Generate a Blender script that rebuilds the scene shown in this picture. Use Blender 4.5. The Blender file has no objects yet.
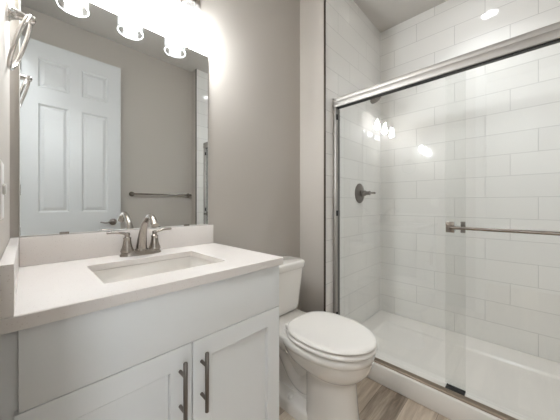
import bpy, bmesh, math, random
from mathutils import Vector, Matrix
random.seed(7)
S = bpy.context.scene
COL = S.collection
PI = math.pi

# ------------------------------------------------------------------ camera, world, exposure
cd = bpy.data.cameras.new('camera')
cam = bpy.data.objects.new('camera', cd)
COL.objects.link(cam)
cam.location = (0.0377, -1.2722, 1.135)
cam.rotation_euler = (math.radians(90), 0, math.radians(-45.63))
cd.sensor_width = 36.0
cd.lens = 36.0 * 249.2 / 560.0
cd.shift_y = -6.1 / 560.0
cd.clip_start = 0.01
S.camera = cam

w = bpy.data.worlds.new('world')
S.world = w
w.use_nodes = True
w.node_tree.nodes['Background'].inputs[0].default_value = (0.88, 0.945, 1.0, 1)
w.node_tree.nodes['Background'].inputs[1].default_value = 3.0      # daylight in the hall beyond the open doorway

VS = S.view_settings
S.display_settings.display_device = 'sRGB'
VS.view_transform = 'Standard'
VS.look = 'None'
VS.gamma = 1.0
VS.use_curve_mapping = False
VS.exposure = 1.45
S.cycles.max_bounces = 16
S.cycles.diffuse_bounces = 8
S.cycles.glossy_bounces = 8
S.cycles.transparent_max_bounces = 24
S.cycles.sample_clamp_indirect = 6.0
BULB = 108.0         # vanity bulbs
HALL_FILL = 44.0          # unseen fill light added in the hall
CAN = 14.0           # recessed shower light

# ------------------------------------------------------------------ dimensions
XR, YJ, XF = 1.566, -0.2364, 2.549      # jog face, plumbing wall face, far tile wall face
YO, YE = -1.86, -1.74                   # opposite wall, shower end wall
HC = 2.864                              # ceiling
ZC = 0.9145                             # counter top
CW, CDP = 0.787, 0.5588                 # counter width, depth

# ------------------------------------------------------------------ materials
def new_mat(name):
    m = bpy.data.materials.new(name)
    m.use_nodes = True
    nt = m.node_tree
    b = nt.nodes['Principled BSDF']
    return m, nt, b

def s2l(c):
    return tuple(((x / 12.92) if x <= 0.04045 else ((x + 0.055) / 1.055) ** 2.4) for x in c) + (1.0,)

def N(nt, t, **kw):
    n = nt.nodes.new(t)
    for k, v in kw.items():
        setattr(n, k, v)
    return n

def M(nt, op, a, b=None, c=None):
    n = nt.nodes.new('ShaderNodeMath')
    n.operation = op
    for i, v in enumerate((a, b, c)):
        if v is None:
            continue
        if isinstance(v, (int, float)):
            n.inputs[i].default_value = v
        else:
            nt.links.new(v, n.inputs[i])
    return n.outputs[0]

def simple(name, rgb, rough, metal=0.0, noise=0.0, scale=40.0, bump=0.0, spec=0.5, coat=0.0, stretch=None):
    m, nt, b = new_mat(name)
    c = s2l(rgb)
    b.inputs['Base Color'].default_value = c
    b.inputs['Roughness'].default_value = rough
    b.inputs['Metallic'].default_value = metal
    b.inputs['Specular IOR Level'].default_value = spec
    b.inputs['Coat Weight'].default_value = coat
    b.inputs['Coat Roughness'].default_value = 0.05
    tc = N(nt, 'ShaderNodeTexCoord')
    nz = N(nt, 'ShaderNodeTexNoise')
    nz.inputs['Scale'].default_value = scale
    nz.inputs['Detail'].default_value = 3
    src = tc.outputs['Object']
    if stretch:
        mp = N(nt, 'ShaderNodeMapping')
        mp.inputs['Scale'].default_value = stretch
        nt.links.new(src, mp.inputs[0])
        src = mp.outputs[0]
    nt.links.new(src, nz.inputs['Vector'])
    mx = N(nt, 'ShaderNodeMix', data_type='RGBA')
    mx.inputs['A'].default_value = tuple(x * (1 - noise) for x in c[:3]) + (1,)
    mx.inputs['B'].default_value = tuple(min(1, x * (1 + noise)) for x in c[:3]) + (1,)
    nt.links.new(nz.outputs['Fac'], mx.inputs['Factor'])
    nt.links.new(mx.outputs['Result'], b.inputs['Base Color'])
    if bump > 0:
        bp = N(nt, 'ShaderNodeBump')
        bp.inputs['Strength'].default_value = bump
        bp.inputs['Distance'].default_value = 0.001
        nt.links.new(nz.outputs['Fac'], bp.inputs['Height'])
        nt.links.new(bp.outputs['Normal'], b.inputs['Normal'])
    return m

PAINT = simple('wall paint greige', (0.705, 0.681, 0.653), 0.6, noise=0.012, scale=260, bump=0.25, spec=0.3)
CEIL = simple('ceiling paint', (0.785, 0.77, 0.75), 0.8, noise=0.012, scale=220, bump=0.25, spec=0.2)
TRIM = simple('trim paint white', (0.90, 0.895, 0.885), 0.35, noise=0.004, scale=30)
DOORP = simple('door paint white', (0.755, 0.758, 0.758), 0.38, noise=0.004, scale=30)
CAB = simple('cabinet paint white', (0.875, 0.88, 0.88), 0.32, noise=0.004, scale=20)
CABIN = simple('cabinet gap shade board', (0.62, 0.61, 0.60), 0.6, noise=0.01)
PORC = simple('vitreous china', (0.90, 0.885, 0.865), 0.09, noise=0.003, scale=8, coat=0.6)
SEAT = simple('seat plastic white', (0.905, 0.89, 0.87), 0.2, noise=0.003, scale=8, coat=0.25)
ACRYL = simple('shower pan acrylic', (0.885, 0.87, 0.85), 0.22, noise=0.004, scale=12)
NICKEL = simple('brushed nickel', (0.62, 0.59, 0.56), 0.27, metal=1.0, noise=0.05, scale=60, stretch=(1, 1, 14))
DNICKEL = simple('dark brushed nickel', (0.50, 0.475, 0.455), 0.3, metal=1.0, noise=0.05, scale=60, stretch=(14, 14, 1))
BRIGHT = simple('polished nickel', (0.86, 0.845, 0.83), 0.12, metal=1.0, noise=0.02, scale=30)
ALUM = simple('satin aluminium', (0.74, 0.725, 0.71), 0.58, metal=1.0, noise=0.03, scale=50, stretch=(20, 1, 20))
TRACK = simple('satin aluminium sill track', (0.58, 0.525, 0.47), 0.3, metal=1.0, noise=0.04, scale=50, stretch=(20, 1, 20))
EDGE = simple('bronze tile edge trim', (0.33, 0.30, 0.27), 0.35, metal=0.8, noise=0.05)
GASKET = simple('grey seal strip', (0.36, 0.36, 0.35), 0.4, noise=0.03)
BLACK = simple('black rubber and gap shade', (0.06, 0.06, 0.06), 0.5, noise=0.05)
PLAST = simple('white plastic', (0.90, 0.89, 0.87), 0.3, noise=0.004)
SINKM = simple('sink porcelain', (0.90, 0.885, 0.865), 0.1, noise=0.003, scale=8, coat=0.5)
MIREDGE = simple('mirror glass edge', (0.66, 0.69, 0.67), 0.15, metal=0.6, noise=0.02)

def mirror_mat():
    m, nt, b = new_mat('silvered mirror')
    b.inputs['Base Color'].default_value = (0.77, 0.785, 0.78, 1)
    b.inputs['Metallic'].default_value = 1.0
    b.inputs['Roughness'].default_value = 0.0
    return m
MIRROR = mirror_mat()

def glass_mat(name, tint, boost=1.0, base=0.0, haze=0.0):
    # thin clear pane: what is not reflected passes straight through
    m = bpy.data.materials.new(name)
    m.use_nodes = True
    nt = m.node_tree
    nt.nodes.clear()
    out = N(nt, 'ShaderNodeOutputMaterial')
    tr = N(nt, 'ShaderNodeBsdfTransparent')
    tr.inputs[0].default_value = tint
    gl = N(nt, 'ShaderNodeBsdfGlossy')
    gl.inputs['Roughness'].default_value = 0.0
    fr = N(nt, 'ShaderNodeFresnel')
    fr.inputs['IOR'].default_value = 1.5
    geo = N(nt, 'ShaderNodeNewGeometry')
    # the fresnel node inverts on the back of a face, keep the outside value on both
    ior = M(nt, 'ADD', M(nt, 'MULTIPLY', geo.outputs['Backfacing'], (1 / 1.5) - 1.5), 1.5)
    iorn = M(nt, 'ADD', M(nt, 'MULTIPLY', geo.outputs['Backfacing'], 0.0), 1.5)
    nt.links.new(iorn, fr.inputs['IOR'])
    fac = M(nt, 'ADD', M(nt, 'MULTIPLY', fr.outputs[0], boost), base)
    fac = M(nt, 'MINIMUM', fac, 1.0)
    fac = M(nt, 'MULTIPLY', fac, M(nt, 'SUBTRACT', 1.0, geo.outputs['Backfacing']))
    mx = N(nt, 'ShaderNodeMixShader')
    nt.links.new(fac, mx.inputs[0])
    nt.links.new(tr.outputs[0], mx.inputs[1])
    nt.links.new(gl.outputs[0], mx.inputs[2])
    if haze > 0:                                   # a little light scatters in the glass itself
        df = N(nt, 'ShaderNodeBsdfTranslucent')
        m3 = N(nt, 'ShaderNodeMixShader')
        m3.inputs[0].default_value = haze
        nt.links.new(mx.outputs[0], m3.inputs[1])
        nt.links.new(df.outputs[0], m3.inputs[2])
        mx = m3
    nt.links.new(mx.outputs[0], out.inputs[0])
    return m
GLASS = glass_mat('shower glass', (0.98, 0.985, 0.982, 1), 2.7)
SHADE = glass_mat('clear shade glass', (0.985, 0.985, 0.985, 1), 1.6, 0.02, 0.008)
RIM = glass_mat('thick glass rim', (0.97, 0.97, 0.97, 1), 2.0, 0.05, 0.4)

def emit(name, rgb, s):
    m = bpy.data.materials.new(name)
    m.use_nodes = True
    nt = m.node_tree
    nt.nodes.clear()
    out = N(nt, 'ShaderNodeOutputMaterial')
    e = N(nt, 'ShaderNodeEmission')
    e.inputs[0].default_value = tuple(rgb) + (1,)
    e.inputs[1].default_value = s
    nt.links.new(e.outputs[0], out.inputs[0])
    return m
BULBM = emit('lit frosted bulb', (0.935, 0.975, 1.0), BULB)
CANM = emit('lit recessed lens', (0.97, 0.985, 1.0), CAN)

HALL_FILLM = emit('hall fill glow', (0.93, 0.97, 1.0), HALL_FILL)

def tile_mat(name, axis, offs):
    """glossy white plank tile, third-offset bond, laid in the wall's own metres"""
    L, H, Z0 = 0.487, 0.16, 0.065
    m, nt, b = new_mat(name)
    tc = N(nt, 'ShaderNodeTexCoord')
    sp = N(nt, 'ShaderNodeSeparateXYZ')
    nt.links.new(tc.outputs['Object'], sp.inputs[0])
    u = sp.outputs[axis]
    zz = M(nt, 'DIVIDE', M(nt, 'SUBTRACT', sp.outputs['Z'], Z0), H)
    row = M(nt, 'FLOOR', zz)
    fz = M(nt, 'MULTIPLY', M(nt, 'FRACT', zz), H)
    md = M(nt, 'FLOORED_MODULO', row, 3.0)
    off = None
    for k, o in enumerate(offs):
        t = M(nt, 'MULTIPLY', M(nt, 'COMPARE', md, float(k), 0.1), o)
        off = t if off is None else M(nt, 'ADD', off, t)
    uu = M(nt, 'DIVIDE', M(nt, 'SUBTRACT', u, off), L)
    fu = M(nt, 'MULTIPLY', M(nt, 'FRACT', uu), L)
    du = M(nt, 'MINIMUM', fu, M(nt, 'SUBTRACT', L, fu))
    dz = M(nt, 'MINIMUM', fz, M(nt, 'SUBTRACT', H, fz))
    d = M(nt, 'MINIMUM', du, dz)
    mr = N(nt, 'ShaderNodeMapRange', interpolation_type='SMOOTHSTEP')
    nt.links.new(d, mr.inputs['Value'])
    mr.inputs['From Min'].default_value = 0.0011
    mr.inputs['From Max'].default_value = 0.0024
    f = mr.outputs['Result']
    wn = N(nt, 'ShaderNodeTexWhiteNoise', noise_dimensions='2D')
    cb = N(nt, 'ShaderNodeCombineXYZ')
    nt.links.new(M(nt, 'FLOOR', uu), cb.inputs[0])
    nt.links.new(row, cb.inputs[1])
    nt.links.new(cb.outputs[0], wn.inputs['Vector'])
    tone = N(nt, 'ShaderNodeMix', data_type='RGBA')
    tone.inputs['A'].default_value = s2l((0.905, 0.90, 0.888))
    tone.inputs['B'].default_value = s2l((0.92, 0.915, 0.903))
    nt.links.new(wn.outputs['Value'], tone.inputs['Factor'])
    mx = N(nt, 'ShaderNodeMix', data_type='RGBA')
    mx.inputs['A'].default_value = s2l((0.76, 0.755, 0.745))
    nt.links.new(tone.outputs['Result'], mx.inputs['B'])
    nt.links.new(f, mx.inputs['Factor'])
    nt.links.new(mx.outputs['Result'], b.inputs['Base Color'])
    rg = M(nt, 'SUBTRACT', 0.75, M(nt, 'MULTIPLY', f, 0.70))
    nt.links.new(rg, b.inputs['Roughness'])
    bp = N(nt, 'ShaderNodeBump')
    bp.inputs['Strength'].default_value = 0.5
    bp.inputs['Distance'].default_value = 0.001
    nt.links.new(f, bp.inputs['Height'])
    nt.links.new(bp.outputs[0], b.inputs['Normal'])
    return m
TILE_Y = tile_mat('white tile far wall', 'Y', (-1.345, -1.056, -1.2))
TILE_X = tile_mat('white tile plumbing wall', 'X', (1.745, 1.929, 2.076))

def floor_mat():
    m, nt, b = new_mat('wood look vinyl plank')
    tc = N(nt, 'ShaderNodeTexCoord')
    sp = N(nt, 'ShaderNodeSeparateXYZ')
    nt.links.new(tc.outputs['Object'], sp.inputs[0])
    W_, L_ = 0.152, 1.22
    yy = M(nt, 'DIVIDE', M(nt, 'ADD', sp.outputs['Y'], 0.03), W_)
    row = M(nt, 'FLOOR', yy)
    w1 = N(nt, 'ShaderNodeTexWhiteNoise', noise_dimensions='1D')
    nt.links.new(row, w1.inputs['W'])
    xx = M(nt, 'ADD', M(nt, 'DIVIDE', sp.outputs['X'], L_), w1.outputs['Value'])
    col = M(nt, 'FLOOR', xx)
    cb = N(nt, 'ShaderNodeCombineXYZ')
    nt.links.new(row, cb.inputs[0]); nt.links.new(col, cb.inputs[1])
    w2 = N(nt, 'ShaderNodeTexWhiteNoise', noise_dimensions='2D')
    nt.links.new(cb.outputs[0], w2.inputs['Vector'])
    # grain
    g = N(nt, 'ShaderNodeCombineXYZ')
    nt.links.new(M(nt, 'ADD', M(nt, 'MULTIPLY', sp.outputs['X'], 2.4), M(nt, 'MULTIPLY', w2.outputs['Value'], 30.0)), g.inputs[0])
    nt.links.new(M(nt, 'MULTIPLY', sp.outputs['Y'], 26.0), g.inputs[1])
    n1 = N(nt, 'ShaderNodeTexNoise')
    n1.inputs['Scale'].default_value = 1.0
    n1.inputs['Detail'].default_value = 5
    n1.inputs['Roughness'].default_value = 0.62
    n1.inputs['Distortion'].default_value = 0.5
    nt.links.new(g.outputs[0], n1.inputs['Vector'])
    fine = N(nt, 'ShaderNodeTexNoise')
    fine.inputs['Scale'].default_value = 5.0
    nt.links.new(g.outputs[0], fine.inputs['Vector'])
    t = M(nt, 'ADD', M(nt, 'MULTIPLY', n1.outputs['Fac'], 0.95), M(nt, 'ADD', M(nt, 'MULTIPLY', w2.outputs['Value'], 0.38), M(nt, 'MULTIPLY', fine.outputs['Fac'], 0.12)))
    t = M(nt, 'SUBTRACT', t, 0.28)
    cr = N(nt, 'ShaderNodeValToRGB')
    e = cr.color_ramp.elements
    e[0].position = 0.2; e[0].color = s2l((0.49, 0.435, 0.38))
    e[1].position = 0.74; e[1].color = s2l((0.90, 0.85, 0.785))
    k = e.new(0.42); k.color = s2l((0.73, 0.665, 0.595))
    nt.links.new(t, cr.inputs[0])
    fy = M(nt, 'MULTIPLY', M(nt, 'FRACT', yy), W_)
    fx = M(nt, 'MULTIPLY', M(nt, 'FRACT', xx), L_)
    d = M(nt, 'MINIMUM', M(nt, 'MINIMUM', fy, M(nt, 'SUBTRACT', W_, fy)), M(nt, 'MINIMUM', fx, M(nt, 'SUBTRACT', L_, fx)))
    seam = M(nt, 'LESS_THAN', d, 0.0011)
    mx = N(nt, 'ShaderNodeMix', data_type='RGBA')
    nt.links.new(M(nt, 'MULTIPLY', seam, 0.6), mx.inputs['Factor'])
    nt.links.new(cr.outputs[0], mx.inputs['A'])
    mx.inputs['B'].default_value = s2l((0.27, 0.22, 0.18))
    nt.links.new(mx.outputs['Result'], b.inputs['Base Color'])
    b.inputs['Roughness'].default_value = 0.42
    bp = N(nt, 'ShaderNodeBump')
    bp.inputs['Strength'].default_value = 0.2
    bp.inputs['Distance'].default_value = 0.001
    nt.links.new(n1.outputs['Fac'], bp.inputs['Height'])
    nt.links.new(bp.outputs[0], b.inputs['Normal'])
    return m
FLOOR = floor_mat()

def quartz_mat():
    m, nt, b = new_mat('white quartz')
    tc = N(nt, 'ShaderNodeTexCoord')
    a = N(nt, 'ShaderNodeTexNoise'); a.inputs['Scale'].default_value = 3.0; a.inputs['Detail'].default_value = 6; a.inputs['Distortion'].default_value = 0.8
    v = N(nt, 'ShaderNodeTexVoronoi'); v.inputs['Scale'].default_value = 130
    nt.links.new(tc.outputs['Object'], a.inputs['Vector']); nt.links.new(tc.outputs['Object'], v.inputs['Vector'])
    spk = M(nt, 'LESS_THAN', v.outputs['Distance'], 0.16)
    m1 = N(nt, 'ShaderNodeMix', data_type='RGBA')
    m1.inputs['A'].default_value = s2l((0.835, 0.81, 0.79)); m1.inputs['B'].default_value = s2l((0.885, 0.865, 0.85))
    nt.links.new(a.outputs['Fac'], m1.inputs['Factor'])
    m2 = N(nt, 'ShaderNodeMix', data_type='RGBA')
    nt.links.new(M(nt, 'MULTIPLY', spk, 0.35), m2.inputs['Factor'])
    nt.links.new(m1.outputs['Result'], m2.inputs['A'])
    m2.inputs['B'].default_value = s2l((0.70, 0.65, 0.61))
    nt.links.new(m2.outputs['Result'], b.inputs['Base Color'])
    b.inputs['Roughness'].default_value = 0.2
    return m
QUARTZ = quartz_mat()

# ------------------------------------------------------------------ mesh helpers
def link(name, bm, mat, parent=None, smooth=40, loc=None):
    bmesh.ops.remove_doubles(bm, verts=bm.verts, dist=1e-6)
    bmesh.ops.recalc_face_normals(bm, faces=bm.faces)
    me = bpy.data.meshes.new(name)
    bm.to_mesh(me)
    bm.free()
    me.materials.append(mat)
    if smooth:
        for p in me.polygons:
            p.use_smooth = True
        me.set_sharp_from_angle(angle=math.radians(smooth))
    o = bpy.data.objects.new(name, me)
    COL.objects.link(o)
    if parent is not None:
        o.parent = parent
        # meshes are written in world metres; take the parent's place away again
        pl = Vector((0, 0, 0)); q = parent
        while q is not None:
            pl += q.location
            q = q.parent
        me.transform(Matrix.Translation(-pl))
    return o

def thing(name, label, cat, loc=(0, 0, 0), group=None):
    o = bpy.data.objects.new(name, None)
    o.empty_display_size = 0.05
    COL.objects.link(o)
    o.location = loc
    tag(o, label, cat, group)
    return o

def tag(o, label, cat, group=None):
    o['label'] = label
    o['category'] = cat
    if group:
        o['group'] = group
    return o

def struct(name, bm, mat, smooth=0):
    o = link(name, bm, mat, None, smooth)
    o['kind'] = 'structure'
    return o

def box(bm, x0, x1, y0, y1, z0, z1, bev=0.0, seg=2):
    vs = [bm.verts.new((x, y, z)) for x in (x0, x1) for y in (y0, y1) for z in (z0, z1)]
    fs = [(0, 1, 3, 2), (4, 6, 7, 5), (0, 4, 5, 1), (2, 3, 7, 6), (0, 2, 6, 4), (1, 5, 7, 3)]
    faces = [bm.faces.new([vs[i] for i in f]) for f in fs]
    if bev > 0:
        es = list({e for f in faces for e in f.edges})
        bmesh.ops.bevel(bm, geom=es, offset=bev, segments=seg, profile=0.5, affect='EDGES')
    return bm

def B(*a, **k):
    return box(bmesh.new(), *a, **k)

def lathe(bm, prof, origin=(0, 0, 0), axis=(0, 0, 1), n=32, cap=True):
    """prof: list of (radius, height along axis)"""
    ax = Vector(axis).normalized()
    ref = Vector((1, 0, 0)) if abs(ax.x) < 0.9 else Vector((0, 1, 0))
    e1 = ax.cross(ref).normalized(); e2 = ax.cross(e1)
    O = Vector(origin)
    rings = []
    for r, h in prof:
        if r < 1e-6:
            rings.append([bm.verts.new(O + ax * h)])
        else:
            rings.append([bm.verts.new(O + ax * h + e1 * (r * math.cos(2 * PI * i / n)) + e2 * (r * math.sin(2 * PI * i / n))) for i in range(n)])
    for a, b in zip(rings, rings[1:]):
        for i in range(n):
            j = (i + 1) % n
            if len(a) == 1 and len(b) == 1:
                continue
            if len(a) == 1:
                bm.faces.new((a[0], b[i], b[j]))
            elif len(b) == 1:
                bm.faces.new((a[i], a[j], b[0]))
            else:
                bm.faces.new((a[i], a[j], b[j], b[i]))
    if cap:
        for r in (rings[0], rings[-1]):
            if len(r) > 2:
                bm.faces.new(r)
    return bm

def tube(bm, pts, radii, n=16, flat=None, cap=True, closed=False):
    """swept round (or elliptical, flat=(a,b,up)) section along a path"""
    P = [Vector(p) for p in pts]
    if not isinstance(radii, (list, tuple)):
        radii = [radii] * len(P)
    rings = []
    prev = None
    K = len(P)
    for i, p in enumerate(P):
        if closed:
            t = (P[(i + 1) % K] - P[i - 1]).normalized()
        else:
            t = (P[min(i + 1, K - 1)] - P[max(i - 1, 0)]).normalized()
        if flat:
            up = Vector(flat[2])
            e2 = (up - t * up.dot(t)).normalized()
            e1 = t.cross(e2)
        else:
            if prev is None:
                ref = Vector((0, 0, 1)) if abs(t.z) < 0.9 else Vector((1, 0, 0))
                e1 = t.cross(ref).normalized()
            else:
                e1 = (prev - t * prev.dot(t)).normalized()
            e2 = t.cross(e1)
            prev = e1
        a, b = (flat[0], flat[1]) if flat else (1, 1)
        r = radii[i]
        rings.append([bm.verts.new(p + e1 * (a * r * math.cos(2 * PI * k / n)) + e2 * (b * r * math.sin(2 * PI * k / n))) for k in range(n)])
    pairs = list(zip(rings, rings[1:]))
    if closed:
        pairs.append((rings[-1], rings[0]))
    for a, b in pairs:
        for k in range(n):
            j = (k + 1) % n
            bm.faces.new((a[k], a[j], b[j], b[k]))
    if cap and not closed:
        bm.faces.new(rings[0]); bm.faces.new(rings[-1])
    return bm

def loft(bm, loops, cap0=True, cap1=True):
    rings = [[bm.verts.new(p) for p in lp] for lp in loops]
    n = len(rings[0])
    for a, b in zip(rings, rings[1:]):
        for i in range(n):
            j = (i + 1) % n
            bm.faces.new((a[i], a[j], b[j], b[i]))
    if cap0: bm.faces.new(rings[0])
    if cap1: bm.faces.new(rings[-1])
    return bm

def rrect(x0, x1, y0, y1, r, z, k=6):
    pts = []
    for cx, cy, a0 in ((x1 - r, y1 - r, 0), (x0 + r, y1 - r, 90), (x0 + r, y0 + r, 180), (x1 - r, y0 + r, 270)):
        for i in range(k + 1):
            a = math.radians(a0 + 90 * i / k)
            pts.append((cx + r * math.cos(a), cy + r * math.sin(a), z))
    return pts

def smoothpath(ctrl, n=8):
    """Catmull-Rom through the control points"""
    P = [Vector(c) for c in ctrl]
    P = [P[0] * 2 - P[1]] + P + [P[-1] * 2 - P[-2]]
    out = []
    for i in range(1, len(P) - 2):
        for k in range(n):
            t = k / n
            a, b, c, d = P[i - 1], P[i], P[i + 1], P[i + 2]
            out.append(0.5 * ((2 * b) + (c - a) * t + (2 * a - 5 * b + 4 * c - d) * t * t + (3 * b - a - 3 * c + d) * t ** 3))
    out.append(P[-2])
    return out

# ------------------------------------------------------------------ the room
struct('floor', B(-0.12, XF + 0.12, YO - 0.12, 0.12, -0.06, 0.0), FLOOR)
struct('ceiling', B(-0.12, XF + 0.12, YO - 0.12, 0.12, HC, HC + 0.08), CEIL)
struct('wall_back', B(-0.12, XR, 0.0, 0.12, 0.0, HC), PAINT)
bm = bmesh.new()                                      # left wall with the doorway the camera stands in
DY0, DY1, DZ = -1.745, -0.97, 2.55
box(bm, -0.12, 0, DY1, 0.0, 0, HC)
box(bm, -0.12, 0, YO, DY0, 0, HC)
box(bm, -0.12, 0, DY0, DY1, DZ, HC)
struct('wall_left', bm, PAINT)
struct('wall_front', B(-0.12, XR, YO - 0.12, YO, 0, HC), PAINT)
struct('wall_stub', B(XR, XF + 0.12, YJ + 0.010, 0.12, 0, HC), PAINT)          # plumbing wall, its end faces the toilet
struct('wall_stub_front', B(XR, XF + 0.12, YO - 0.12, YE - 0.010, 0, HC), PAINT)
struct('wall_right', B(XF + 0.010, XF + 0.12, YE - 0.010, YJ + 0.010, 0, HC), PAINT)
struct('wall_plumbing_tile', B(XR + 0.004, XF + 0.010, YJ, YJ + 0.010, 0, HC), TILE_X)
struct('wall_far_tile', B(XF, XF + 0.010, YE, YJ, 0, HC), TILE_Y)
struct('wall_end_tile', B(XR + 0.004, XF + 0.010, YE - 0.010, YE, 0, HC), TILE_X)
struct('trim_1', B(XR - 0.001, XR + 0.006, YJ - 0.003, YJ + 0.011, 0.0, HC), EDGE)
struct('trim_2', B(XR - 0.001, XR + 0.006, YE - 0.011, YE + 0.003, 0.0, HC), EDGE)

# unseen hall outside the doorway, added to shape the fill light; far end open
bm = bmesh.new()
box(bm, -1.42, -1.30, -4.0, 0.6, 0.0, HC)
box(bm, -1.30, -0.12, 0.48, 0.6, 0.0, HC)
box(bm, -0.12, 0.0, -4.0, YO - 0.12, 0.0, HC)
box(bm, -0.12, 0.0, 0.12, 0.6, 0.0, HC)
struct('wall_fill_hall', bm, TRIM)
struct('floor_fill_hall', B(-1.42, -0.12, -4.0, 0.6, -0.06, 0.0), FLOOR)
struct('ceiling_fill_hall', B(-1.42, -0.12, -4.0, 0.6, HC, HC + 0.08), CEIL)

def baseboard(name, x0, x1, y0, y1):
    struct(name, B(x0, x1, y0, y1, 0.0, 0.09, bev=0.003), TRIM)
baseboard('baseboard_back', CW + 0.0, XR - 0.012, -0.012, 0.0)
baseboard('baseboard_stub', XR - 0.012, XR, YJ + 0.012, 0.0)
baseboard('baseboard_front', 0.0, XR, YO, YO + 0.012)

# doorway lining and casing in the left wall
bm = bmesh.new()
box(bm, -0.12, 0.0, DY1 - 0.018, DY1, 0, DZ)
box(bm, -0.12, 0.0, DY0, DY0 + 0.005, 0, DZ)
box(bm, -0.12, 0.0, DY0, DY1, DZ - 0.018, DZ)
struct('trim_3', bm, TRIM)
bm = bmesh.new()
box(bm, 0.0, 0.016, DY1 - 0.005, DY1 + 0.06, 0, DZ + 0.06, bev=0.004)
box(bm, 0.0, 0.016, DY0 - 0.06, DY1 - 0.005, DZ - 0.005, DZ + 0.06, bev=0.004)
struct('trim_4', bm, TRIM)

# ------------------------------------------------------------------ six panel door, swung open in front of the opposite wall
def door():
    DX0, DX1, Y1, TH, Z0, Z1 = 0.004, 0.722, -1.700, 0.035, 0.012, 2.525
    bm = bmesh.new()
    xs = [DX0, 0.114, 0.318, 0.408, 0.612, DX1]
    zs = [Z0, 0.24, 0.86, 1.062, 1.995, 2.135, 2.385, Z1]
    yb = Y1 - TH
    # back slab
    box(bm, DX0, DX1, yb, Y1 - 0.012, Z0, Z1)
    # stiles and rails stand proud, panels are recessed with a raised field
    for i in (0, 2, 4):
        box(bm, xs[i], xs[i + 1], Y1 - 0.012, Y1, Z0, Z1)
    for k in (0, 2, 4, 6):
        for i in (1, 3):
            box(bm, xs[i], xs[i + 1], Y1 - 0.012, Y1, zs[k], zs[k + 1])
    for k in (1, 3, 5):
        for i in (1, 3):
            x0, x1, z0, z1 = xs[i], xs[i + 1], zs[k], zs[k + 1]
            def lp(ins, y):
                return [(x0 + ins, y, z0 + ins), (x1 - ins, y, z0 + ins), (x1 - ins, y, z1 - ins), (x0 + ins, y, z1 - ins)]
            loft(bm, [lp(0.0, Y1), lp(0.012, Y1 - 0.009), lp(0.020, Y1 - 0.009), lp(0.040, Y1 - 0.002)], cap0=False, cap1=True)
    d = link('door_1', bm, DOORP, None, 0)
    d['kind'] = 'structure'
    # lever handle
    bm = bmesh.new()
    hx, hz = 0.655, 0.955
    lathe(bm, [(0.033, 0.0), (0.033, 0.004), (0.028, 0.010), (0.014, 0.014), (0.013, 0.045), (0.0, 0.047)], (hx, Y1, hz), (0, 1, 0), 28)
    tube(bm, smoothpath([(hx + 0.006, Y1 + 0.045, hz), (hx - 0.03, Y1 + 0.050, hz + 0.004), (hx - 0.07, Y1 + 0.052, hz - 0.004), (hx - 0.112, Y1 + 0.046, hz + 0.004)], 6),
         [0.010 - 0.00018 * i for i in range(19)], 12, flat=(1, 0.75, (0, 1, 0)))
    link('door_handle', bm, DNICKEL, d)
    for z in (0.25, 1.25, 2.28):
        bm = bmesh.new()
        lathe(bm, [(0.006, -0.045), (0.006, 0.045)], (0.006, Y1 + 0.006, z), (0, 0, 1), 12)
        link('hinge', bm, DNICKEL, d)
door()

# ------------------------------------------------------------------ towel bar on the opposite wall (seen in the mirror)
def towel_bar_far():
    t = thing('towel_bar', 'long brushed nickel towel bar on the greige wall, seen only in the mirror', 'towel bar', (1.19, YO, 1.245))
    yc = YO + 0.062
    for x in (0.865, 1.515):
        bm = bmesh.new()
        lathe(bm, [(0.026, 0.0), (0.026, 0.006), (0.020, 0.012), (0.012, 0.03), (0.010, 0.055), (0.015, 0.058), (0.015, 0.072), (0.0, 0.075)], (x, YO, 1.245), (0, 1, 0), 24)
        link('post', bm, NICKEL, t)
    bm = bmesh.new()
    tube(bm, [(0.86, yc, 1.245), (1.52, yc, 1.245)], 0.0095, 16)
    link('bar', bm, NICKEL, t)
towel_bar_far()

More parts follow.
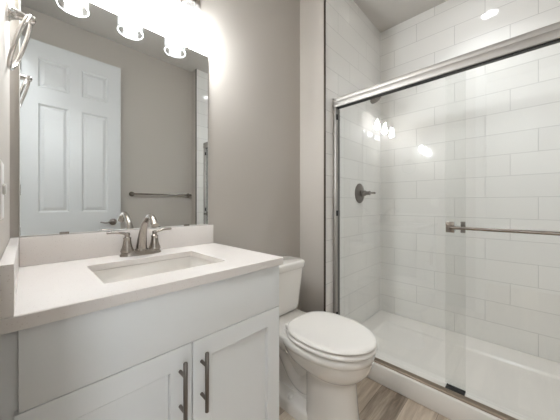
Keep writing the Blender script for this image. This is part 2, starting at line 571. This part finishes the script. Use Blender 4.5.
# ------------------------------------------------------------------ vanity cabinet
def vanity():
    t = thing('vanity_cabinet', 'white two door shaker vanity cabinet with dark bar pulls under the sink', 'cabinet', (0.395, -0.27, 0))
    zt = ZC - 0.030
    bm = bmesh.new()
    T = 0.018
    box(bm, 0.0276, 0.0276 + T, -0.525, -0.004, 0.0, zt)                 # left side
    box(bm, 0.778 - T, 0.778, -0.525, -0.010, 0.0, zt, bev=0.001)      # right side
    box(bm, 0.0456, 0.760, -0.022, -0.004, 0.1, zt)                     # back
    box(bm, 0.0456, 0.760, -0.525, -0.022, 0.100, 0.118)                # bottom
    link('carcass', bm, CAB, t)
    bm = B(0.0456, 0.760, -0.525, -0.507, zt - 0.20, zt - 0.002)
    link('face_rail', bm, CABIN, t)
    link('toe_kick', B(0.0456, 0.760, -0.470, -0.455, 0.0, 0.100), CAB, t)
    link('filler_strip', B(0.0015, 0.0272, -0.5252, -0.505, 0.0, zt - 0.001), CAB, t)
    link('false_drawer_front', B(0.028, 0.777, -0.545, -0.526, 0.712, zt - 0.003, bev=0.0012), CAB, t)

    def shaker(x0, x1, px):
        z0, z1 = 0.105, 0.7098
        sw, yf, yb = 0.066, -0.545, -0.526
        bm = bmesh.new()
        def lp(ins, y, c=0.0):
            return [(x0 + ins, y, z0 + ins), (x1 - ins, y, z0 + ins), (x1 - ins, y, z1 - ins), (x0 + ins, y, z1 - ins)]
        loft(bm, [lp(0, yb), lp(0, yf + 0.001), lp(0.001, yf), lp(sw - 0.003, yf), lp(sw, yf + 0.003), lp(sw + 0.0005, yf + 0.013)], True, True)
        d = link('door', bm, CAB, t, 0)
        bm = bmesh.new()
        ybar = -0.580
        tube(bm, [(px, ybar, 0.499), (px, ybar, 0.5002), (px, ybar, 0.6788), (px, ybar, 0.680)], [0.0052, 0.0062, 0.0062, 0.0052], 18)
        h = link('bar_pull', bm, DNICKEL, d)
        for z in (0.536, 0.639):
            bm = bmesh.new()
            lathe(bm, [(0.005, 0.0), (0.005, 0.035)], (px, yf, z), (0, -1, 0), 14)
            # posts belong to the pull
            me = bpy.data.meshes.new('post')
            o = link('bar_pull', bm, DNICKEL, d)
            bpy.data.meshes.remove(me)
            o.name = 'pull_post'
    shaker(0.022, 0.3945, 0.3585)
    shaker(0.3985, 0.777, 0.4265)
vanity()

# ------------------------------------------------------------------ countertop with undermount sink, splashes
SX0, SX1, SY0, SY1 = 0.190, 0.582, -0.449, -0.163
def countertop():
    bm = bmesh.new()
    z0, z1, e = ZC - 0.030, ZC, 0.0022
    def outer(ins, z):
        return rrect(0.002 + ins, CW - ins, -CDP + ins, -0.001 - ins * 0, 0.002, z, 2)
    hole_t = rrect(SX0, SX1, SY0, SY1, 0.010, z1, 6)
    zs = ZC - 0.022
    hole_b = rrect(SX0, SX1, SY0, SY1, 0.010, zs, 6)
    def ring(pts):
        vs = [bm.verts.new(p) for p in pts]
        es = [bm.edges.new((vs[i], vs[(i + 1) % len(vs)])) for i in range(len(vs))]
        return vs, es
    ot, eot = ring(outer(e, z1)); om, eom = ring(outer(0, z1 - e)); ob, eob = ring(outer(0, z0)); oi, _ = ring(outer(0.0075, z0)); oj, eoj = ring(outer(0.0075, zs))
    ht, eht = ring(hole_t); hb, ehb = ring(hole_b)
    for a, b in ((ot, om), (om, ob), (ob, oi), (oi, oj), (ht, hb)):
        n = len(a)
        for i in range(n):
            j = (i + 1) % n
            bm.faces.new((a[i], a[j], b[j], b[i]))
    bmesh.ops.triangle_fill(bm, use_beauty=True, edges=eot + eht)
    bmesh.ops.triangle_fill(bm, use_beauty=True, edges=eoj + ehb)
    t = link('countertop', bm, QUARTZ, None, 35)
    tag(t, 'white quartz vanity countertop with a rectangular sink cutout', 'countertop')
    return t
countertop()
b_ = link('backsplash', B(0.0235, CW - 0.006, -0.020, -0.001, ZC + 0.0004, ZC + 0.103, bev=0.0015), QUARTZ, None, 35)
tag(b_, 'low white quartz backsplash along the wall below the mirror', 'backsplash')
b_ = link('side_splash', B(0.001, 0.0225, -CDP, -0.001, ZC + 0.0004, ZC + 0.103, bev=0.0015), QUARTZ, None, 35)
tag(b_, 'short white quartz side splash against the left wall at counter end', 'backsplash')

def sink():
    t = thing('sink', 'white rectangular undermount sink basin set in the countertop', 'sink', (0.3875, -0.306, 0.76))
    bm = bmesh.new()
    zt = ZC - 0.0245
    g = 0.007
    loops = [rrect(SX0 - 0.03, SX1 + 0.03, SY0 - 0.03, SY1 + 0.03, 0.03, zt - 0.012),
             rrect(SX0 - 0.03, SX1 + 0.03, SY0 - 0.03, SY1 + 0.03, 0.03, zt),
             rrect(SX0 - g, SX1 + g, SY0 - g, SY1 + g, 0.014, zt),
             rrect(SX0 - g + 0.002, SX1 + g - 0.002, SY0 - g + 0.002, SY1 + g - 0.002, 0.014, zt - 0.004),
             rrect(SX0 + 0.004, SX1 - 0.006, SY0 + 0.006, SY1 - 0.004, 0.022, zt - 0.095),
             rrect(SX0 + 0.014, SX1 - 0.016, SY0 + 0.016, SY1 - 0.014, 0.034, zt - 0.118),
             rrect(SX0 + 0.05, SX1 - 0.05, SY0 + 0.05, SY1 - 0.05, 0.03, zt - 0.124),
             rrect(0.36, 0.415, -0.335, -0.28, 0.027, zt - 0.128)]
    loft(bm, loops, False, True)
    link('basin', bm, SINKM, t, 50)
    bm = bmesh.new()
    lathe(bm, [(0.022, 0.0), (0.022, 0.002), (0.018, 0.003), (0.015, 0.0015), (0.0, 0.004)], (0.3875, -0.3075, zt - 0.1275), (0, 0, 1), 24)
    link('drain', bm, NICKEL, t)
sink()

# ------------------------------------------------------------------ faucet
def faucet():
    cx, cy, z = 0.3935, -0.075, ZC
    t = thing('faucet', 'brushed nickel two handle faucet with curved spout behind the sink', 'faucet', (cx, cy, z))
    bm = bmesh.new()
    def oval(w, d, zz, n=40):
        o = []
        for i in range(n):
            a = 2 * PI * i / n
            c, s = math.cos(a), math.sin(a)
            o.append((cx + w * (abs(c) ** 0.75) * (1 if c >= 0 else -1), cy + d * (abs(s) ** 0.9) * (1 if s >= 0 else -1), zz))
        return o
    loft(bm, [oval(0.082, 0.030, z + 0.0005), oval(0.082, 0.030, z + 0.006), oval(0.079, 0.027, z + 0.010), oval(0.077, 0.025, z + 0.018), oval(0.073, 0.022, z + 0.022)])
    link('base_plate', bm, NICKEL, t)
    # spout
    path = smoothpath([(cx, cy, z + 0.020), (cx - 0.001, cy - 0.012, z + 0.065), (cx - 0.002, cy - 0.034, z + 0.112), (cx - 0.003, cy - 0.068, z + 0.150),
                       (cx - 0.004, cy - 0.112, z + 0.171), (cx - 0.005, cy - 0.152, z + 0.163), (cx - 0.005, cy - 0.178, z + 0.136)], 7)
    n = len(path)
    rad = []
    for i in range(n):
        f = i / (n - 1)
        rad.append(0.0225 - 0.0115 * min(1, f / 0.48) + (0.004 * max(0, (f - 0.86) / 0.14)))
    bm = bmesh.new()
    tube(bm, path, rad, 22)
    lathe(bm, [(0.026, 0.0), (0.026, 0.004), (0.023, 0.008)], (cx, cy, z + 0.019), (0, 0, 1), 28)
    link('spout', bm, NICKEL, t)
    for sx in (-1, 1):
        hx = cx + sx * 0.0545
        bm = bmesh.new()
        lathe(bm, [(0.0245, 0.018), (0.025, 0.023), (0.0235, 0.029), (0.0195, 0.038), (0.0165, 0.050), (0.0148, 0.063), (0.0138, 0.071), (0.0150, 0.074), (0.0150, 0.078),
                   (0.011, 0.080), (0.009, 0.084), (0.011, 0.090), (0.010, 0.098), (0.0, 0.101)], (hx, cy, z), (0, 0, 1), 28)
        h = link('handle', bm, NICKEL, t)
        bm = bmesh.new()
        pth = smoothpath([(hx - sx * 0.006, cy, z + 0.090), (hx + sx * 0.014, cy - 0.001, z + 0.097), (hx + sx * 0.040, cy - 0.002, z + 0.103), (hx + sx * 0.073, cy - 0.002, z + 0.1035)], 6)
        tube(bm, pth, [0.0088 - 0.00008 * i for i in range(len(pth))], 14, flat=(1.0, 0.68, (0, 0, 1)))
        link('lever', bm, NICKEL, h)
faucet()

# ------------------------------------------------------------------ wall mirror
def mirror():
    t = thing('mirror', 'large frameless wall mirror above the backsplash', 'mirror', (0.389, 0, 1.02))
    x0, x1, z0, z1 = 0.0224, 0.7545, ZC + 0.106, 1.958
    bm = bmesh.new()
    box(bm, x0, x1, -0.0065, -0.001, z0, z1)
    link('backing', bm, MIREDGE, t, 0)
    bm = bmesh.new()
    e = 0.0025
    loft(bm, [[(x0, -0.0066, z0), (x1, -0.0066, z0), (x1, -0.0066, z1), (x0, -0.0066, z1)],
              [(x0 + e, -0.0075, z0 + e), (x1 - e, -0.0075, z0 + e), (x1 - e, -0.0075, z1 - e), (x0 + e, -0.0075, z1 - e)]], True, True)
    link('mirror_glass', bm, MIRROR, t, 0)
    for x, z, s in ((0.143, z0, 1), (0.63, z0, 1), (0.143, z1, -1), (0.625, z1, -1)):
        bm = bmesh.new()
        if s > 0:
            box(bm, x - 0.014, x + 0.014, -0.0105, -0.0077, z - 0.002, z + 0.007, bev=0.001)
        else:
            box(bm, x - 0.014, x + 0.014, -0.0105, -0.0077, z - 0.007, z + 0.003, bev=0.001)
            box(bm, x - 0.014, x + 0.014, -0.0105, -0.0005, z + 0.0005, z + 0.003)
        link('clip', bm, NICKEL, t)
mirror()

# ------------------------------------------------------------------ vanity light
def vanity_light():
    t = thing('vanity_light', 'three bulb brushed nickel vanity light with clear glass shades above the mirror', 'light', (0.393, 0, 2.2))
    YL = -0.097
    bm = bmesh.new()
    loft(bm, [[(p[0], y, p[1]) for p in [(q[0], q[1]) for q in rrect(0.085 + i, 0.700 - i, 2.168 + i, 2.272 - i, 0.02, 0)]] for i, y in ((0.0, -0.0005), (0.0, -0.016), (0.006, -0.022))])
    link('back_plate', bm, NICKEL, t)
    for x in (0.179, 0.393, 0.607):
        bm = bmesh.new()
        lathe(bm, [(0.020, 0.0), (0.020, 0.005), (0.010, 0.009)], (x, -0.022, 2.2040), (0, -1, 0), 20)
        tube(bm, smoothpath([(x, -0.028, 2.2040), (x, -0.07, 2.2070), (x, YL + 0.004, 2.1920), (x, YL, 2.1390)], 6), 0.0075, 14)
        link('arm', bm, NICKEL, t)
        bm = bmesh.new()
        lathe(bm, [(0.0, 2.1450), (0.012, 2.1440), (0.026, 2.1350), (0.027, 2.1170), (0.024, 2.1150), (0.021, 2.0790), (0.0, 2.0790)], (x, YL, 0), (0, 0, 1), 28)
        link('socket', bm, NICKEL, t)
        bm = bmesh.new()
        prof = [(0.0245, 2.1130), (0.040, 2.1100), (0.050, 2.1010), (0.0535, 2.0870), (0.0535, 1.9610)]
        inner = [(r - 0.003, h + (0.003 if r < 0.05 else 0) * -1) for r, h in reversed(prof)]
        inner[0] = (0.0505, 1.9610)
        lathe(bm, prof + inner, (x, YL, 0), (0, 0, 1), 40, cap=False)
        sh = link('glass_shade', bm, SHADE, t)
        bm = bmesh.new()
        tube(bm, [(x + 0.0518 * math.cos(2 * PI * i / 48), YL + 0.0518 * math.sin(2 * PI * i / 48), 1.9605) for i in range(48)], 0.0026, 10, closed=True)
        link('rim', bm, RIM, sh)
        bm = bmesh.new()
        lathe(bm, [(0.0, 2.0800), (0.012, 2.0790), (0.0135, 2.0570), (0.020, 2.0350), (0.0285, 2.0130), (0.031, 1.9950), (0.0285, 1.9780), (0.019, 1.9670), (0.0, 1.9630)], (x, YL, 0), (0, 0, 1), 28)
        link('bulb', bm, BULBM, t)
vanity_light()

# fill light added out of view in the hall, for floor, curb and toilet
t = thing('hall_fill_light', 'added round fill light, unseen on the hall ceiling outside the doorway', 'light', (-0.35, -1.30, HC))
bm = bmesh.new()
lathe(bm, [(0.140, -0.0005), (0.140, -0.022), (0.130, -0.026)], (-0.35, -1.30, HC), (0, 0, 1), 40)
link('base', bm, NICKEL, t)
bm = bmesh.new()
lathe(bm, [(0.130, -0.0265), (0.122, -0.050), (0.095, -0.066), (0.050, -0.074), (0.0, -0.077)], (-0.35, -1.30, HC), (0, 0, 1), 40)
link('diffuser', bm, HALL_FILLM, t)

# recessed light in the shower ceiling
t = thing('recessed_light', 'small round recessed light in the ceiling over the shower', 'light', (2.11, -1.05, HC))
bm = bmesh.new()
lathe(bm, [(0.082, 0.0), (0.082, -0.004), (0.072, -0.008), (0.060, -0.003), (0.060, 0.0)], (2.11, -1.05, HC - 0.0002), (0, 0, 1), 36)
link('trim_ring', bm, TRIM, t)
bm = bmesh.new()
lathe(bm, [(0.0, -0.0045), (0.059, -0.0045), (0.059, -0.0035), (0.0, -0.0035)], (2.11, -1.05, HC), (0, 0, 1), 36)
link('lens', bm, CANM, t)
sd = bpy.data.lights.new('recessed lamp', 'SPOT')     # the can's own downlight
sd.energy = 20.0
sd.color = (0.925, 0.97, 1.0)
sd.spot_size = math.radians(115)
sd.spot_blend = 1.0
sd.shadow_soft_size = 0.05
so = bpy.data.objects.new('lamp', sd)
COL.objects.link(so)
so.parent = t
so.location = (0, 0, -0.012)

# ------------------------------------------------------------------ towel ring on the left wall
def towel_ring():
    y0, zt = -0.25, 1.672
    t = thing('towel_ring', 'shiny metal towel ring hanging on the left wall beside the mirror', 'towel ring', (0, y0, zt))
    bm = bmesh.new()
    lathe(bm, [(0.0, 0.0), (0.026, 0.0), (0.026, 0.005), (0.023, 0.008), (0.019, 0.010), (0.013, 0.022), (0.010, 0.034), (0.0085, 0.040), (0.011, 0.044), (0.0125, 0.050), (0.010, 0.057), (0.0, 0.060)], (0.0005, y0, zt - 0.003), (1, 0, 0), 28)
    link('post', bm, BRIGHT, t)
    R = 0.076
    top = Vector((0.050, y0, zt - 0.004)); bot = Vector((0.0068, y0, zt - 0.155))
    c = (top + bot) / 2
    up = (top - bot).normalized()
    rr = (top - bot).length / 2
    side = Vector((0, 1, 0))
    pts = [c + up * (rr * math.cos(2 * PI * i / 64)) + side * (rr * math.sin(2 * PI * i / 64)) for i in range(64)]
    bm = bmesh.new()
    tube(bm, pts, 0.0050, 14, closed=True)
    link('ring', bm, BRIGHT, t)
towel_ring()

# light switch on the left wall
t = thing('light_switch', 'white wall switch plate on the left wall just above the counter', 'switch', (0, -0.522, 1.162))
bm = B(0.0003, 0.006, -0.562, -0.482, 1.104, 1.220, bev=0.002)
link('plate', bm, PLAST, t)
bm = bmesh.new()
box(bm, 0.0062, 0.011, -0.540, -0.528, 1.153, 1.175, bev=0.002)
link('toggle', bm, PLAST, t)

# ------------------------------------------------------------------ shower pan
def shower_pan():
    bm = bmesh.new()
    x0, x1, y0, y1 = 1.5975, XF - 0.0005, YE + 0.0005, YJ - 0.0005
    # the curb carries the glass; the tray's other three sides only rise to the tile
    box(bm, x0, x0 + 0.112, y0, y1, 0.0005, 0.116, bev=0.006, seg=3)
    tray = [rrect(x0 + 0.10, x1, y0, y1, 0.004, 0.0005), rrect(x0 + 0.10, x1, y0, y1, 0.004, 0.066), rrect(x0 + 0.108, x1 - 0.010, y0 + 0.010, y1 - 0.010, 0.02, 0.068),
            rrect(x0 + 0.112, x1 - 0.020, y0 + 0.018, y1 - 0.018, 0.03, 0.064), rrect(x0 + 0.118, x1 - 0.148, y0 + 0.105, y1 - 0.105, 0.05, 0.0435),
            rrect(x0 + 0.119, x1 - 0.153, y0 + 0.109, y1 - 0.109, 0.05, 0.0415), rrect(x0 + 0.120, x1 - 0.158, y0 + 0.114, y1 - 0.114, 0.05, 0.0365), rrect(x0 + 0.122, x1 - 0.164, y0 + 0.119, y1 - 0.119, 0.05, 0.0300),
            rrect(x0 + 0.128, x1 - 0.174, y0 + 0.128, y1 - 0.128, 0.05, 0.0280), rrect(x0 + 0.20, x1 - 0.24, y0 + 0.20, y1 - 0.20, 0.05, 0.0270)]
    loft(bm, tray, True, True)
    o = link('shower_pan', bm, ACRYL, None, 50)
    tag(o, 'white acrylic shower pan with a raised curb on the wood look floor', 'shower pan')
shower_pan()

# ------------------------------------------------------------------ sliding shower door
def shower_door():
    t = thing('shower_door', 'sliding clear glass shower door in a satin metal frame with a long bar handle', 'shower door', (1.685, -0.99, 0.116))
    ya, yb = YJ - 0.001, YE + 0.001
    zt = 1.936
    # header: rolled upper lip over a flat fascia
    prof = [(1.668, 1.862), (1.666, 1.866), (1.666, 1.898), (1.669, 1.903), (1.6665, 1.908), (1.6665, 1.922), (1.670, 1.932), (1.678, 1.936), (1.716, 1.936), (1.722, 1.930), (1.722, 1.862),
            (1.712, 1.862), (1.712, 1.874), (1.678, 1.874), (1.678, 1.862)]
    bm = bmesh.new()
    loft(bm, [[(x, ya, z) for x, z in prof], [(x, yb, z) for x, z in prof]])
    link('header', bm, ALUM, t, 35)
    bm = bmesh.new()
    box(bm, 1.6785, 1.7115, yb + 0.002, ya - 0.002, 1.8585, 1.8735)
    link('header_shade', bm, BLACK, t, 0)  # black strip stands in for the shade in the header channel
    # wall jambs
    for y0, y1 in ((ya - 0.024, ya), (yb, yb + 0.024)):
        bm = bmesh.new()
        box(bm, 1.669, 1.7005, y0, y1, 0.1165, 1.8615, bev=0.002)
        j = link('jamb', bm, ALUM, t)
        sl = bmesh.new()
        box(sl, 1.7085, 1.7350, y0 + 0.003, y1 - (0 if y0 > -1 else 0.003), 0.1165, 1.8615)
        link('jamb_seal', sl, GASKET, j, 0)
        ys = y0 if y0 < -1 else y0
        yy0, yy1 = (y0 - 0.008, y0) if y0 > -1 else (y1, y1 + 0.008)
        for z in (0.30, 1.065, 1.79):
            bm = B(1.676, 1.690, yy0, yy1, z - 0.02, z + 0.02, bev=0.001)
            link('bumper', bm, BLACK, j)
    # sill track
    prof = [(1.613, 0.1162), (1.613, 0.124), (1.615, 0.1265), (1.650, 0.1265), (1.652, 0.124), (1.652, 0.1162)]
    bm = bmesh.new()
    loft(bm, [[(x, ya, z) for x, z in prof], [(x, yb, z) for x, z in prof]])
    link('sill_track', bm, TRACK, t, 30)
    # sliding panels
    def panel(x, y0, y1):
        bm = B(x - 0.003, x + 0.003, y0, y1, 0.124, 1.8585)
        return link('glass_panel', bm, GLASS, t, 0)
    outer = panel(1.686, yb + 0.010, -0.958)
    inner = panel(1.7045, -1.047, ya - 0.026)
    # towel bar handle on the outer panel
    zb = 1.007
    bm = bmesh.new()
    tube(bm, [(1.640, -0.985, zb), (1.640, -1.66, zb)], 0.0085, 16)
    bar = link('handle_bar', bm, NICKEL, outer)
    for y in (-0.981, -1.655):
        bm = bmesh.new()
        box(bm, 1.675, 1.6828, y - 0.020, y + 0.020, zb - 0.030, zb + 0.030, bev=0.001)
        lathe(bm, [(0.0075, 0), (0.0075, 0.048)], (1.676, y - 0.003, zb), (-1, 0, 0), 14)
        link('bracket', bm, NICKEL, outer)
    bm = bmesh.new()
    box(bm, 1.7078, 1.716, -1.046, -1.024, zb - 0.031, zb + 0.031, bev=0.001)
    lathe(bm, [(0.0075, 0), (0.0075, 0.045)], (1.714, -1.034, zb), (1, 0, 0), 14)
    link('inside_pull', bm, DNICKEL, inner)
    # guide block on the sill
    bm = bmesh.new()
    box(bm, 1.656, 1.6825, -1.048, -0.962, 0.1163, 0.1250, bev=0.001)
    box(bm, 1.6895, 1.701, -1.048, -0.962, 0.1163, 0.1250, bev=0.001)
    box(bm, 1.656, 1.701, -1.048, -0.962, 0.1163, 0.1225)
    link('guide_block', bm, BLACK, t)
shower_door()

# ------------------------------------------------------------------ valve and shower head
def valve():
    x, z = 2.10, 1.228
    t = thing('shower_valve', 'dark nickel round shower valve with lever handle on the tile wall', 'faucet', (x, YJ, z))
    bm = bmesh.new()
    lathe(bm, [(0.087, 0.0005), (0.087, 0.003), (0.081, 0.008), (0.050, 0.013), (0.034, 0.016), (0.0, 0.016)], (x, YJ, z), (0, -1, 0), 40)
    link('escutcheon', bm, DNICKEL, t)
    bm = bmesh.new()
    lathe(bm, [(0.030, 0.014), (0.030, 0.030), (0.024, 0.036), (0.024, 0.055), (0.017, 0.060), (0.015, 0.085), (0.018, 0.088), (0.018, 0.096), (0.0, 0.100)], (x, YJ, z), (0, -1, 0), 28)
    h = link('handle', bm, DNICKEL, t)
    bm = bmesh.new()
    pth = smoothpath([(x + 0.004, YJ - 0.086, z), (x + 0.035, YJ - 0.090, z + 0.002), (x + 0.070, YJ - 0.092, z + 0.004), (x + 0.112, YJ - 0.092, z + 0.004)], 5)
    tube(bm, pth, [0.012] * 3 + [0.0085] * (len(pth) - 8) + [0.009, 0.0105, 0.0105, 0.0095, 0.007], 14)
    link('lever', bm, DNICKEL, h)
    t = thing('showerhead', 'dark nickel shower head on a short arm, just behind the metal header', 'shower head', (x, YJ, 2.11))
    bm = bmesh.new()
    lathe(bm, [(0.030, 0.0005), (0.030, 0.004), (0.012, 0.014)], (x, YJ, 2.11), (0, -1, 0), 28)
    link('flange', bm, DNICKEL, t)
    bm = bmesh.new()
    pth = smoothpath([(x, YJ - 0.002, 2.11), (x, YJ - 0.05, 2.115), (x, YJ - 0.09, 2.10), (x, YJ - 0.112, 2.075)], 6)
    tube(bm, pth, 0.0085, 14)
    link('arm', bm, DNICKEL, t)
    bm = bmesh.new()
    lathe(bm, [(0.0, -0.012), (0.014, -0.010), (0.016, 0.004), (0.024, 0.018), (0.046, 0.045), (0.050, 0.052), (0.050, 0.060), (0.044, 0.063), (0.0, 0.063)], (x, YJ - 0.116, 2.068), (0, -0.55, -0.83), 32)
    link('spray_head', bm, DNICKEL, t)
valve()

# ------------------------------------------------------------------ toilet
def toilet():
    cx = 1.152
    t = thing('toilet', 'white two piece toilet with closed lid between the vanity and the shower', 'toilet', (cx, -0.4, 0))

    def egg(w, yf, yb, z, n=56, sq=0.62, wr=0.0, yc=None):
        """plan outline: elliptical front, squarer rear"""
        if yc is None:
            yc = yb + (yf - yb) * 0.47
        out = []
        for i in range(n):
            a = 2 * PI * i / n
            c, s = math.cos(a), math.sin(a)         # c>0 to the front
            if c >= 0:
                x = w * s
                y = yc + (yf - yc) * (c ** 0.97)
            else:
                x = w * (1 if s >= 0 else -1) * abs(s) ** sq
                y = yc + (yb - yc) * abs(c) ** sq
                x *= 1 - wr * abs(c) ** 1.4
            out.append((cx + x, y, z))
        return out

    # bowl with pedestal
    bm = bmesh.new()
    loft(bm, [egg(0.124, -0.712, -0.455, 0.0005, sq=0.45), egg(0.124, -0.712, -0.455, 0.006, sq=0.45), egg(0.118, -0.706, -0.454, 0.03, sq=0.45), egg(0.110, -0.697, -0.450, 0.10, sq=0.45),
              egg(0.103, -0.690, -0.445, 0.20, sq=0.48), egg(0.101, -0.688, -0.440, 0.258, sq=0.5), egg(0.104, -0.692, -0.43, 0.274, sq=0.6), egg(0.120, -0.709, -0.40, 0.288, sq=0.7), egg(0.143, -0.733, -0.36, 0.308, sq=0.8),
              egg(0.163, -0.753, -0.325, 0.335, sq=0.75), egg(0.175, -0.764, -0.310, 0.362, sq=0.7), egg(0.1815, -0.769, -0.302, 0.391, sq=0.65), egg(0.1835, -0.771, -0.300, 0.397, sq=0.65),
              egg(0.1865, -0.775, -0.298, 0.400, sq=0.65), egg(0.188, -0.777, -0.298, 0.417, sq=0.62), egg(0.183, -0.772, -0.300, 0.430, sq=0.62), egg(0.170, -0.758, -0.306, 0.435, sq=0.62)])
    link('bowl', bm, PORC, t, 60)
    # rear deck that carries the tank, flaring down into the trapway
    bm = bmesh.new()
    def dk(w0, w1, y0, y1, z):
        # y0 rear, y1 front; width w0 rear -> w1 front
        pts = []
        for (x, y) in ((w1, y1), (w0, y0), (-w0, y0), (-w1, y1)):
            pts.append((cx + x, y, z))
        # subdivide
        out = []
        for i in range(4):
            a, b = Vector(pts[i]), Vector(pts[(i + 1) % 4])
            for k in range(6):
                out.append(a.lerp(b, k / 6))
        return out
    loft(bm, [dk(0.090, 0.125, -0.030, -0.36, 0.328), dk(0.125, 0.150, -0.026, -0.37, 0.358), dk(0.148, 0.163, -0.024, -0.38, 0.388), dk(0.152, 0.166, -0.022, -0.385, 0.401),
              dk(0.153, 0.167, -0.022, -0.385, 0.423), dk(0.150, 0.164, -0.024, -0.385, 0.431), dk(0.144, 0.158, -0.030, -0.385, 0.434)])
    link('rear_deck', bm, PORC, t, 60)
    # trapway: an S bend bulging on both sides of the base
    bm = bmesh.new()
    pth = smoothpath([(cx, -0.47, 0.20), (cx, -0.40, 0.135), (cx, -0.33, 0.155), (cx, -0.26, 0.24), (cx, -0.19, 0.30), (cx, -0.135, 0.24), (cx, -0.12, 0.14), (cx, -0.13, 0.02)], 7)
    tube(bm, pth, 0.070, 24, flat=(0.98, 0.86, (1, 0, 0)))
    # thin web between the bends
    def web(z, w, y0, y1):
        return rrect(cx - w, cx + w, y0, y1, min(w, 0.05) * 0.9, z, 5)
    loft(bm, [web(0.004, 0.060, -0.50, -0.07), web(0.10, 0.040, -0.48, -0.075), web(0.34, 0.060, -0.46, -0.05)])
    link('trapway', bm, PORC, t, 60)
    # foot flange at the floor
    bm = bmesh.new()
    loft(bm, [rrect(cx - 0.118, cx + 0.118, -0.53, -0.10, 0.075, z, 8) for z in (0.0005, 0.012)] + [rrect(cx - 0.118 + d, cx + 0.118 - d, -0.53, -0.10 - d, 0.072, z, 8) for d, z in ((0.004, 0.045), (0.009, 0.058), (0.020, 0.066), (0.045, 0.072))])
    ft = link('foot', bm, PORC, t, 60)
    for sx in (-1, 1):
        bm = bmesh.new()
        lathe(bm, [(0.0145, 0.058), (0.0145, 0.078), (0.011, 0.086), (0.0, 0.089)], (cx + sx * 0.090, -0.350, 0), (0, 0, 1), 20)
        link('bolt_cap', bm, PLAST, ft)
    # tank
    bm = bmesh.new()
    def tk(w, y0, y1, r, z):
        return rrect(cx - w, cx + w, y0, y1, r, z, 6)
    loft(bm, [tk(0.150, -0.190, -0.040, 0.035, 0.4355), tk(0.165, -0.205, -0.028, 0.040, 0.452), tk(0.172, -0.212, -0.022, 0.042, 0.48), tk(0.198, -0.226, -0.014, 0.042, 0.7145)])
    link('tank', bm, PORC, t, 50)
    bm = bmesh.new()
    def bow(w, y0, y1, r, z, b):
        return [(x, y - (b * (1 - ((x - cx) / w) ** 2) if y < (y0 + y1) / 2 else 0), zz) for x, y, zz in rrect(cx - w, cx + w, y0, y1, r, z, 8)]
    loft(bm, [tk(0.199, -0.228, -0.012, 0.042, 0.7148), tk(0.206, -0.234, -0.010, 0.044, 0.718), tk(0.209, -0.237, -0.008, 0.045, 0.735), tk(0.209, -0.237, -0.008, 0.045, 0.752), tk(0.205, -0.233, -0.011, 0.043, 0.761), tk(0.194, -0.222, -0.018, 0.04, 0.765)])
    link('tank_lid', bm, PORC, t, 60)
    # seat and lid
    def sring(d, z):
        return egg(0.190 - d, -0.788 + d, -0.328 - d, z, sq=0.55, wr=0.20)
    bm = bmesh.new()
    loft(bm, [sring(0.080, 0.4352), sring(0.074, 0.4412), sring(0.010, 0.4418), sring(0.002, 0.4445), sring(0.000, 0.449), sring(0.002, 0.455), sring(0.008, 0.460), sring(0.018, 0.4628), sring(0.030, 0.4630)])
    link('seat', bm, SEAT, t, 60)
    bm = bmesh.new()
    loft(bm, [sring(0.084, 0.4632), sring(0.078, 0.4695), sring(0.006, 0.4700), sring(0.003, 0.4725), sring(0.005, 0.4785), sring(0.012, 0.4835), sring(0.030, 0.4858), sring(0.06, 0.4868), sring(0.11, 0.487)])
    link('lid', bm, SEAT, t, 60)
    for sx in (-1, 1):
        bm = bmesh.new()
        box(bm, cx + sx * 0.070 - 0.020, cx + sx * 0.070 + 0.020, -0.342, -0.306, 0.4342, 0.461, bev=0.007, seg=3)
        link('hinge', bm, SEAT, t)
toilet()
